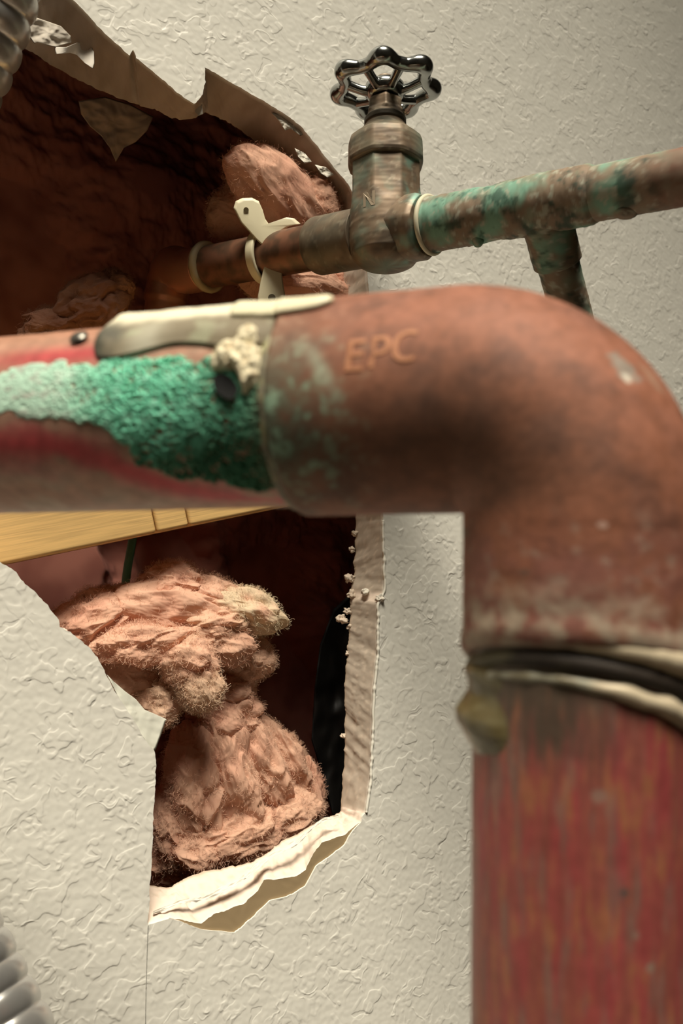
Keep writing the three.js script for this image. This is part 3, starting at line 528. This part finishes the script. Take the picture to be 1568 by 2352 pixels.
// ---------------------------------------------------------------- gate valve
{
  const sC = sAt(886), VC = SO.clone().addScaledVector(dS, sC * MM), Zc = VC.clone().sub(camera.position).dot(FW) / MM, K = Zc / FPX;  // mm per pixel at the valve
  const valve = thing('gate_valve', 'corroded brass gate valve with a chrome handwheel on the thin pipe', 'valve', VC.clone());
  const up = V3(0.0, 1, 0.0), Ux = perp(RX, up);
  const brass = (green, dk = 0) => (s, ph, p) => {
    const n = fbm(p.x * 190, p.y * 190, p.z * 190, 4), n2 = fbm(p.x * 460, p.y * 460, p.z * 460, 3), n3 = fbm(p.x * 120 + 3, p.y * 120, p.z * 120, 3);
    let c = mix3([0.22, 0.155, 0.10], [0.13, 0.095, 0.065], sstep(-0.15, 0.3, n)); c = mix3(c, [0.2, 0.36, 0.29], green * sstep(-0.15, 0.2, n3)); c = mix3(c, [0.34, 0.29, 0.21], 0.6 * sstep(0.12, 0.32, n2)); return mix3(c, [0.03, 0.03, 0.02], dk);
  };
  const bm = vcol(0.55, 0.35);
  const y2s = y => { const p0 = VC.clone().sub(camera.position); let lo = -60, hi = 120; for (let k = 0; k < 40; k++) { const m = (lo + hi) / 2, p = VC.clone().addScaledVector(up, m * MM).sub(camera.position); (1176 - p.dot(RY) / p.dot(FW) * FPX > y) ? lo = m : hi = m; } return lo; };
  const prof = L => { const s = L.map(([y, r]) => [y2s(y), r * K]); return { s0: s[0][0], s1: s[s.length - 1][0], f: v => { for (let k = 0; k < s.length - 1; k++) if (v >= s[k][0] && v <= s[k + 1][0]) return mix(s[k][1], s[k + 1][1], (v - s[k][0]) / (s[k + 1][0] - s[k][0] || 1)); return v <= s[0][0] ? s[0][1] : s[s.length - 1][1]; } }; };
  const turnS = (L, n, m, colr, shape) => { const q = prof(L); return sweep(straight(VC, up, Ux, q.s0, q.s1, n), m, (s, ph) => q.f(s) * (shape ? shape(s, ph) : 1) + 0.08 * noise(s * 0.8, ph * 0.05, 3), colr); };
  const oct = ph => { const a = ((ph + 22.5) % 45 - 22.5) * D2R; return 0.955 / Math.cos(a); };
  // body: bulb at the bottom, faceted neck above
  const body = part('body', turnS([[614, 30], [611, 52], [604, 66], [590, 78], [565, 84], [530, 86], [490, 84], [462, 82], [440, 80], [390, 80], [372, 76]], 90, 96, (s, ph, p) => brass(0.35 + 0.65 * sstep(70, 45, ph))(s, ph, p), (s, ph) => mix(1, oct(ph), sstep(y2s(500), y2s(470), s))), bm, valve, 'dull brass valve body');
  { const f = new FontLoader(), font = await f.loadAsync('fonts/droid/droid_sans_bold.typeface.json'); const Vv = straight(VC, up, Ux, 0, 1, 1)[0].V;
    const g = new TextGeometry('N', { font, size: 4.6, depth: 0.7, curveSegments: 4 }); g.deleteAttribute('uv'); const po = g.attributes.position, R = 83 * K * 0.985, ss = y2s(507);
    for (let i = 0; i < po.count; i++) { const ph = (132 - po.getX(i) / R / D2R) * D2R, r = (R - 0.2 + po.getZ(i)) * MM; const p = VC.clone().addScaledVector(up, (ss + po.getY(i)) * MM).addScaledVector(Ux, r * Math.cos(ph)).addScaledVector(Vv, r * Math.sin(ph)); po.setXYZ(i, p.x, p.y, p.z); }
    g.computeVertexNormals(); part('raised_letter', g, std([0.34, 0.27, 0.19], 0.5, 0.3), body); }
  // ends along the pipe
  const hexR = ph => { const a = ((ph + 30) % 60 - 30) * D2R; return 0.93 / Math.cos(a); };
  part('end_collar', sweep(straight(SO, dS, US, sAt(722), sAt(835), 50), 72, (s) => 9.3 - 1.2 * Math.pow(Math.max(0, 1 - (s - sAt(722)) / 2.5), 2), (s, ph, p) => brass(0.1, 0.25)(s, ph, p)), bm, valve);
  part('end_collar', sweep(straight(SO, dS, US, sAt(900), sAt(978), 50), 96, (s, ph) => 9.7 * mix(1, hexR(ph), 0.35) - 1.0 * Math.pow(Math.max(0, 1 - (sAt(978) - s) / 2), 2), (s, ph, p) => brass(0.9)(s, ph, p)), bm, valve);
  // bonnet nut, packing nut, stem
  part('bonnet', turnS([[386, 78], [384, 86], [376, 89], [338, 88], [326, 84], [312, 66], [300, 54], [292, 48], [286, 44]], 70, 96, (s, ph, p) => brass(0.12 + 0.4 * sstep(50, 10, ph))(s, ph, p), (s, ph) => mix(1, oct(ph), 0.5 * sstep(y2s(305), y2s(330), s))), bm, valve, 'tan brass bonnet nut');
  part('packing_nut', turnS([[294, 36], [290, 45], [286, 49], [276, 49], [270, 44], [262, 43], [256, 40], [238, 40], [232, 36]], 50, 72, (s, ph, p) => brass(0.05, s > y2s(289) && s < y2s(273) ? 0.75 : 0)(s, ph, p), (s, ph) => mix(1, hexR(ph), sstep(y2s(272), y2s(262), s))), bm, valve);
  part('stem', turnS([[240, 20], [180, 20]], 10, 24, brass(0)), bm, valve);
  // handwheel
  const hc = VC.clone().addScaledVector(up, (y2s(200)) * MM), Vv = straight(VC, up, Ux, 0, 1, 1)[0].V, RW = 101 * K, Tl = 0.06;
  const chrome = std([0.30, 0.31, 0.30], 0.2, 1), wheel = new THREE.Group(); wheel.name = 'handwheel'; wheel.userData.label = 'scalloped chrome handwheel'; wheel.position.copy(hc.clone().sub(VC)); valve.add(wheel);
  const A0 = 12, pw = (r, a, y) => hc.clone().addScaledVector(Ux, r * MM * Math.cos(a)).addScaledVector(Vv, r * MM * Math.sin(a)).addScaledVector(up, y * MM);
  const NL = 7, rim = []; for (let i = 0; i < 168; i++) { const a = i / 168 * 6.2832, k = Math.pow(0.5 + 0.5 * Math.cos(NL * a + 0.9), 1.6); rim.push(pw(RW - 0.7 + 2.6 * k, a, 0.4 * k)); }
  part('rim', tubeAlong(rim, (t) => { const k = Math.pow(0.5 + 0.5 * Math.cos(NL * t * 6.2832 + 0.9), 1.6); return 2.0 + 0.75 * k; }, 420, 18, true), chrome, wheel);
  for (let k = 0; k < NL; k++) { const a = (k * 2 * Math.PI - 0.9 + Math.PI) / NL; part('spoke', tubeAlong([pw(4.6, a, -2.0), pw(7.6, a, -1.6), pw(RW - 1.0, a, 0)], t => 1.75 - 0.3 * Math.sin(3.14 * t), 16, 12), chrome, wheel); }
  const hubL = new THREE.LatheGeometry([[0, -4.4], [4.2, -4.4], [5.6, -3.4], [6.6, -1.8], [6.2, 0.2], [4.2, 1.3], [2.4, 1.6], [2.2, 2.6], [0, 2.8]].map(([x, y]) => new THREE.Vector2(x * MM, y * MM)), 48); hubL.translate(hc.x, hc.y, hc.z); part('hub', hubL, chrome, wheel);
}

// ---------------------------------------------------------------- wood block
{
  const N = 512, d = new Uint8Array(N * N * 4);
  for (let y = 0; y < N; y++) for (let x = 0; x < N; x++) { const u = x / N, v = y / N, g = Math.sin((v * 26 + 3 * fbm(u * 2, v * 9, 4, 3)) * 6.28), f = fbm(u * 8, v * 160, 2, 3), k = (y * N + x) * 4, q = 0.88 + 0.03 * g + 0.14 * f; d[k] = 232 * q; d[k + 1] = 190 * q; d[k + 2] = 122 * q; d[k + 3] = 255; }
  for (let i = 0; i < d.length; i++) if (d[i] > 255) d[i] = 255;
  const t = new THREE.DataTexture(d, N, N); t.colorSpace = THREE.SRGBColorSpace; t.magFilter = THREE.LinearFilter; t.wrapS = t.wrapT = THREE.RepeatWrapping; t.needsUpdate = true;
  const a = P(-260, 1352, -14.5), b = P(720, 1150, -14.5), dir = b.clone().sub(a), L = dir.length(), ang = Math.atan2(dir.y, dir.x), wm = std([1, 1, 1], 0.75, 0, { map: t });
  const g = thing('wood_block', 'yellow pine block wedged slantwise in the opening under the thick pipe', 'wood block', a.clone());
  // three lengths parted by two checks in the face
  const cuts = [0, P(362, 1222, -14.5).sub(a).length(), P(436, 1206, -14.5).sub(a).length(), L]; const gapm = 0.35 * MM, HB = 0.04, DB = 0.032;
  for (let k = 0; k < 3; k++) {
    const x0 = cuts[k] + (k ? gapm / 2 : 0), x1 = cuts[k + 1] - (k < 2 ? gapm / 2 : 0), bx = new RoundedBoxGeometry(x1 - x0, HB, DB, 3, 0.0012), po = bx.attributes.position, uv = bx.attributes.uv;
    for (let i = 0; i < po.count; i++) uv.setXY(i, (po.getX(i) + (x0 + x1) / 2) / 0.12, po.getY(i) / 0.05 + po.getZ(i) / 0.07);
    bx.translate((x0 + x1) / 2, HB / 2, -DB / 2); bx.rotateZ(ang); const m = new THREE.Mesh(bx, wm); m.name = 'wood_piece'; m.castShadow = m.receiveShadow = true; g.add(m);
  }
}

// ---------------------------------------------------------------- insulation
const fluff = new THREE.MeshPhysicalMaterial({ vertexColors: true, roughness: 1, side: THREE.DoubleSide, transmission: 0.3, thickness: 0, specularIntensity: 0.1 });
function lobes(list, amp = 1) {
  const gs = [], seeds = [];
  for (const [px, py, z, rx, ry, rz, rot, sd, hue] of list) {
    const c = P(px, py, z), NU = 150, NV = 190, ca = Math.cos(rot * D2R), sa = Math.sin(rot * D2R);
    const g = gridGeo(NU, NV, (i, j) => {
      const th = Math.PI * i / NU, ph = 2 * Math.PI * j / NV, x = Math.sin(th) * Math.cos(ph), y = Math.cos(th), w = Math.sin(th) * Math.sin(ph);
      const wx = x * 1.2 + sd, wy = y * 1.2 + sd * 0.7, wz = w * 1.2;
      const q1 = noise(wx * 1.5, wy * 1.5, wz * 1.5), q2 = noise(wx * 1.5 + 5, wy * 1.5, wz * 1.5 + 3);
      const ux = x * rx, uy = y * ry, uz = w * rz;      // mm
      const rn = noise((ux * ca + uy * sa) * 0.05 + q1 * 0.7 + sd, (uy * ca - ux * sa) * 0.13 + q2, uz * 0.08 + sd), rid = 1 - Math.sqrt(rn * rn + 0.004) * 2.4;
      const k = 1 + amp * (0.46 * fbm(wx * 0.9, wy * 0.9, wz * 0.9, 2) + 0.14 * (rid - 0.5));
      const fine = 1.0 * fbm(ux * 0.15 + sd, uy * 0.24, uz * 0.17, 3) + 0.32 * fbm(ux * 0.9, uy * 1.2 + sd, uz * 0.9, 4);
      const mr = Math.min(rx, ry, rz), f = k + fine * (amp < 1 ? 0.55 : 1) / mr;
      const X = ux * f, Y = uy * f, Z = uz * f, p = V3(c.x + (X * ca - Y * sa) * MM, c.y + (X * sa + Y * ca) * MM, c.z + Z * MM);
      const n = fbm(p.x * 90, p.y * 90, p.z * 90, 3);
      let col = mix3([0.79, 0.48, 0.345], [0.73, 0.405, 0.29], sstep(-0.2, 0.3, n)); if (hue < 0) col = mix3([0.46, 0.24, 0.16], [0.36, 0.17, 0.11], sstep(-0.2, 0.3, n)); else col = mix3(col, [0.74, 0.60, 0.42], hue * sstep(-0.3, 0.25, n + 0.15));  // negative hue: the pink is darkened to paint in cavity shade
      return { p, c: col };
    }, true);
    gs.push(g); seeds.push(c);
  }
  return mergeGeometries(gs);
}
function fibres(geo, count, len, rad) { // loose strands standing off the surface
  const po = geo.attributes.position, no = geo.attributes.normal, vc = geo.attributes.color, col = new THREE.Color();
  const proto = new THREE.TubeGeometry(new THREE.CatmullRomCurve3([V3(0, -0.3, 0), V3(0.1, 0.3, 0.05), V3(0.35, 0.75, 0), V3(0.8, 0.95, 0.2)]), 8, 0.045 * rad, 3); proto.deleteAttribute('uv');
  const im = new THREE.InstancedMesh(proto, std([1, 1, 1], 1), count), m = new THREE.Matrix4(), q = new THREE.Quaternion();
  for (let i = 0; i < count; i++) {
    const k = Math.floor(rnd() * po.count), n = V3(no.getX(k), no.getY(k), no.getZ(k)); n.add(V3(rnd() - 0.5, rnd() - 0.5, rnd() - 0.5).multiplyScalar(1.3)).normalize();
    q.setFromUnitVectors(V3(0, 1, 0), n).multiply(new THREE.Quaternion().setFromAxisAngle(V3(0, 1, 0), rnd() * 6.28)); const s = len * (0.4 + rnd()) * MM; m.compose(V3(po.getX(k), po.getY(k), po.getZ(k)), q, V3(s, s, s)); im.setMatrixAt(i, m); im.setColorAt(i, col.setRGB(vc.getX(k) * 1.06, vc.getY(k) * 1.1, vc.getZ(k) * 1.1));
  }
  im.name = 'loose_fibres'; im.userData.kind = 'stuff'; return im;
}
function insulation(label, list, at, nf, amp) {
  const g0 = lobes(list, amp), g = thing('insulation_clump', label, 'insulation', at), fz = nf ? fibres(g0, nf, 1.25, 0.55) : null;
  part('fluff', g0, fluff, g); if (fz) { fz.position.copy(at).negate(); g.add(fz); }
  return g;
}
insulation('pale pink fluffy insulation tuft, the upper one, pushing out under the wood block', [
  [400, 1415, -29, 24, 11, 14, -4, 1.3, 0.05], [392, 1352, -31, 11, 8.5, 11, 10, 4.7, 0.0], [470, 1375, -29, 14, 8, 10, -12, 8.8, 0.15], [560, 1408, -23, 13.5, 7.5, 9, -8, 12.1, 0.95], [500, 1430, -23, 15, 6, 10, 6, 13.4, 0.4], [215, 1430, -29, 15, 9, 12, 22, 7.9, 0], [270, 1405, -37, 13, 9, 12, 0, 2.2, 0],
  [330, 1480, -17, 16, 6.5, 9, 6, 21.4, 0.1], [430, 1525, -12, 9, 8, 8, -20, 30.2, 0.25], [455, 1582, -11, 8, 6.5, 7, -35, 33.8, 0.5], [565, 1515, -29, 9.5, 8, 9, 10, 17.1, 0.25], [290, 1555, -25, 10, 9, 9, 0, 3.9, 0.2], [355, 1610, -21, 8, 8, 8, 0, 14.9, 0.45], [480, 1475, -23, 14, 8, 11, -8, 24.5, 0.15], [520, 1590, -31, 10, 9, 9, 0, 51.2, 0],
], P(420, 1440, -40), 42000);
insulation('rumpled pink insulation wad, the lower one, resting on the broken ledge', [
  [450, 1800, -30, 19, 9, 10, -82, 5.5, 0.05], [525, 1775, -30, 22, 8.5, 11, -70, 11.4, 0.1], [590, 1755, -33, 21, 8, 11, -60, 16.6, 0.1], [640, 1735, -38, 18, 7.5, 10, -50, 19.7, 0.15], [692, 1810, -40, 13, 7, 9, -72, 26.1, 0],
  [555, 1915, -29, 15, 9, 10, 12, 31.3, 0.15], [650, 1872, -32, 14, 8.5, 10, 20, 36.9, 0.2], [470, 1935, -30, 10, 9.5, 9, 10, 45.2, 0.1], [405, 1880, -36, 8, 16, 9, 0, 41.8, 0], [390, 1985, -44, 10, 8, 8, 0, 61.2, 0], [520, 1650, -33, 13, 10, 11, -15, 66.6, 0], [560, 1840, -44, 22, 24, 9, 0, 71.6, 0],
], P(540, 1800, -36), 42000);
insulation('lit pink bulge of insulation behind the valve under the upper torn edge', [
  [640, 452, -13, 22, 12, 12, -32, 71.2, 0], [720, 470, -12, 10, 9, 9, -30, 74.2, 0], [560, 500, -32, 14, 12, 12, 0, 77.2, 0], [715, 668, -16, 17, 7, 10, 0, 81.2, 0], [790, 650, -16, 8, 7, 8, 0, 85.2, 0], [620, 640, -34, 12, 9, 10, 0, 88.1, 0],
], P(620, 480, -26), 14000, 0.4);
insulation('mound of pink insulation deep at the left above the thick pipe, coloured darker to stand for shade', [[215, 700, -52, 13, 10, 10, 30, 91.2, -1], [262, 660, -52, 7, 6, 8, 0, 93.2, -1], [120, 760, -58, 12, 8, 9, 10, 96.2, -1]], P(220, 690, -46), 5000);
{ // plastic film at the right of the bay, blacked to stand for shade
  const L = [[735, 1480], [765, 1400], [840, 1330], [870, 1500], [870, 1700], [860, 1900], [770, 1900], [745, 1800], [715, 1700], [722, 1580]];
  const g = thing('plastic_film', 'crumpled plastic film at the right side of the cavity, black in place of deep shade', 'plastic film', P(770, 1600, -55));
  part('film', sheet(L, (x, y) => -58 + 6 * fbm(x / 80, y / 140, 4, 3), 0.5, 6, 24), std([0.01, 0.009, 0.008], 0.5), g);
}
{ // batt filling the bay behind, its pink darkened to stand for shade
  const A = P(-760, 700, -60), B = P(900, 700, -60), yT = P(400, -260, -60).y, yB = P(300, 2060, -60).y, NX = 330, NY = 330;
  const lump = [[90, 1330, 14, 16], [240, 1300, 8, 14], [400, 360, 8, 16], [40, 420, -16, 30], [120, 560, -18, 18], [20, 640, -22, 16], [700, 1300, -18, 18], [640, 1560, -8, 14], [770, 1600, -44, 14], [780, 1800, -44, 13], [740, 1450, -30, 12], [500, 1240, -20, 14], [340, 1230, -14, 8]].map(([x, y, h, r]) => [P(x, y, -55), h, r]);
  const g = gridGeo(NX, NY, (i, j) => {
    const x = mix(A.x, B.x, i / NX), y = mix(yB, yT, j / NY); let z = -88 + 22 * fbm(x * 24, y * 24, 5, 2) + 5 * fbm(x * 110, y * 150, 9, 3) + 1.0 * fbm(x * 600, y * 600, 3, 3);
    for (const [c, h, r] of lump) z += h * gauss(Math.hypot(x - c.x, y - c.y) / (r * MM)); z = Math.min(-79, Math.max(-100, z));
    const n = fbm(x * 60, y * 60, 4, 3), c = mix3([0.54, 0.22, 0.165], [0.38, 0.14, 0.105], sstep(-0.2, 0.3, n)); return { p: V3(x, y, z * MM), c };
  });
  const o = thing('insulation_batt', 'pink insulation batt filling the cavity behind the pipes, coloured darker to stand for shade', 'insulation', P(300, 700, -66)); part('fluff', g, vcol(1, 0), o);
}
{ // green wire in the cavity
  const pts = [P(318, 1100, -60), P(306, 1225, -58), P(299, 1270, -57), P(292, 1310, -58), P(280, 1420, -64)];
  const g = thing('green_wire', 'thin green wire hanging in the dark gap under the wood block', 'wire', pts[2]); part('insulation_jacket', tubeAlong(pts, 1.5, 60, 12), std([0.16, 0.46, 0.32], 0.5), g);
  part('bare_end', tubeAlong([pts[4], pts[4].clone().add(V3(-0.001, -0.008, 0))], 0.8, 8, 10), std([0.6, 0.3, 0.15], 0.3, 0.8), g);
}

// ---------------------------------------------------------------- flexible metal hoses at the left edge
const steel = std([0.62, 0.61, 0.59], 0.3, 0.55);
function hose(name, label, pts, r, pitch, twist) {
  const cv = new THREE.CatmullRomCurve3(pts, false, 'centripetal'), L = cv.getLength() / MM, n = Math.round(L / pitch * 14);
  const g = thing(name, label, 'hose', pts[1].clone(), 'flexible metal hoses');
  delete g.userData.group;
  part('ribbed_jacket', tubeAlong(pts, (t, a) => { const ph = ((t * L / pitch + twist * a / 6.2832) % 1 + 1) % 1; return r - 0.9 + 1.2 * Math.pow(Math.max(0, 1 - Math.pow(2 * ph - 1, 2)), 0.6); }, n, 48), steel, g);
  return g;
}
hose('metal_hose', 'shiny ribbed metal hose crossing the lower left corner of the wall', [C(80, 2700, 206), C(34, 2440, 208), C(-36, 2290, 210), C(-150, 2090, 212), C(-420, 1900, 212), C(-800, 1800, 212)], 10.5, 6.3, 1);
hose('metal_hose', 'ribbed metal hose at the top left corner entering the opening', [C(140, -560, 235), C(60, -260, 238), C(10, -40, 240), C(-60, 160, 246), C(-190, 380, 262), C(-300, 480, 285)], 9.5, 6.2, 1);

renderer.render(scene, camera);
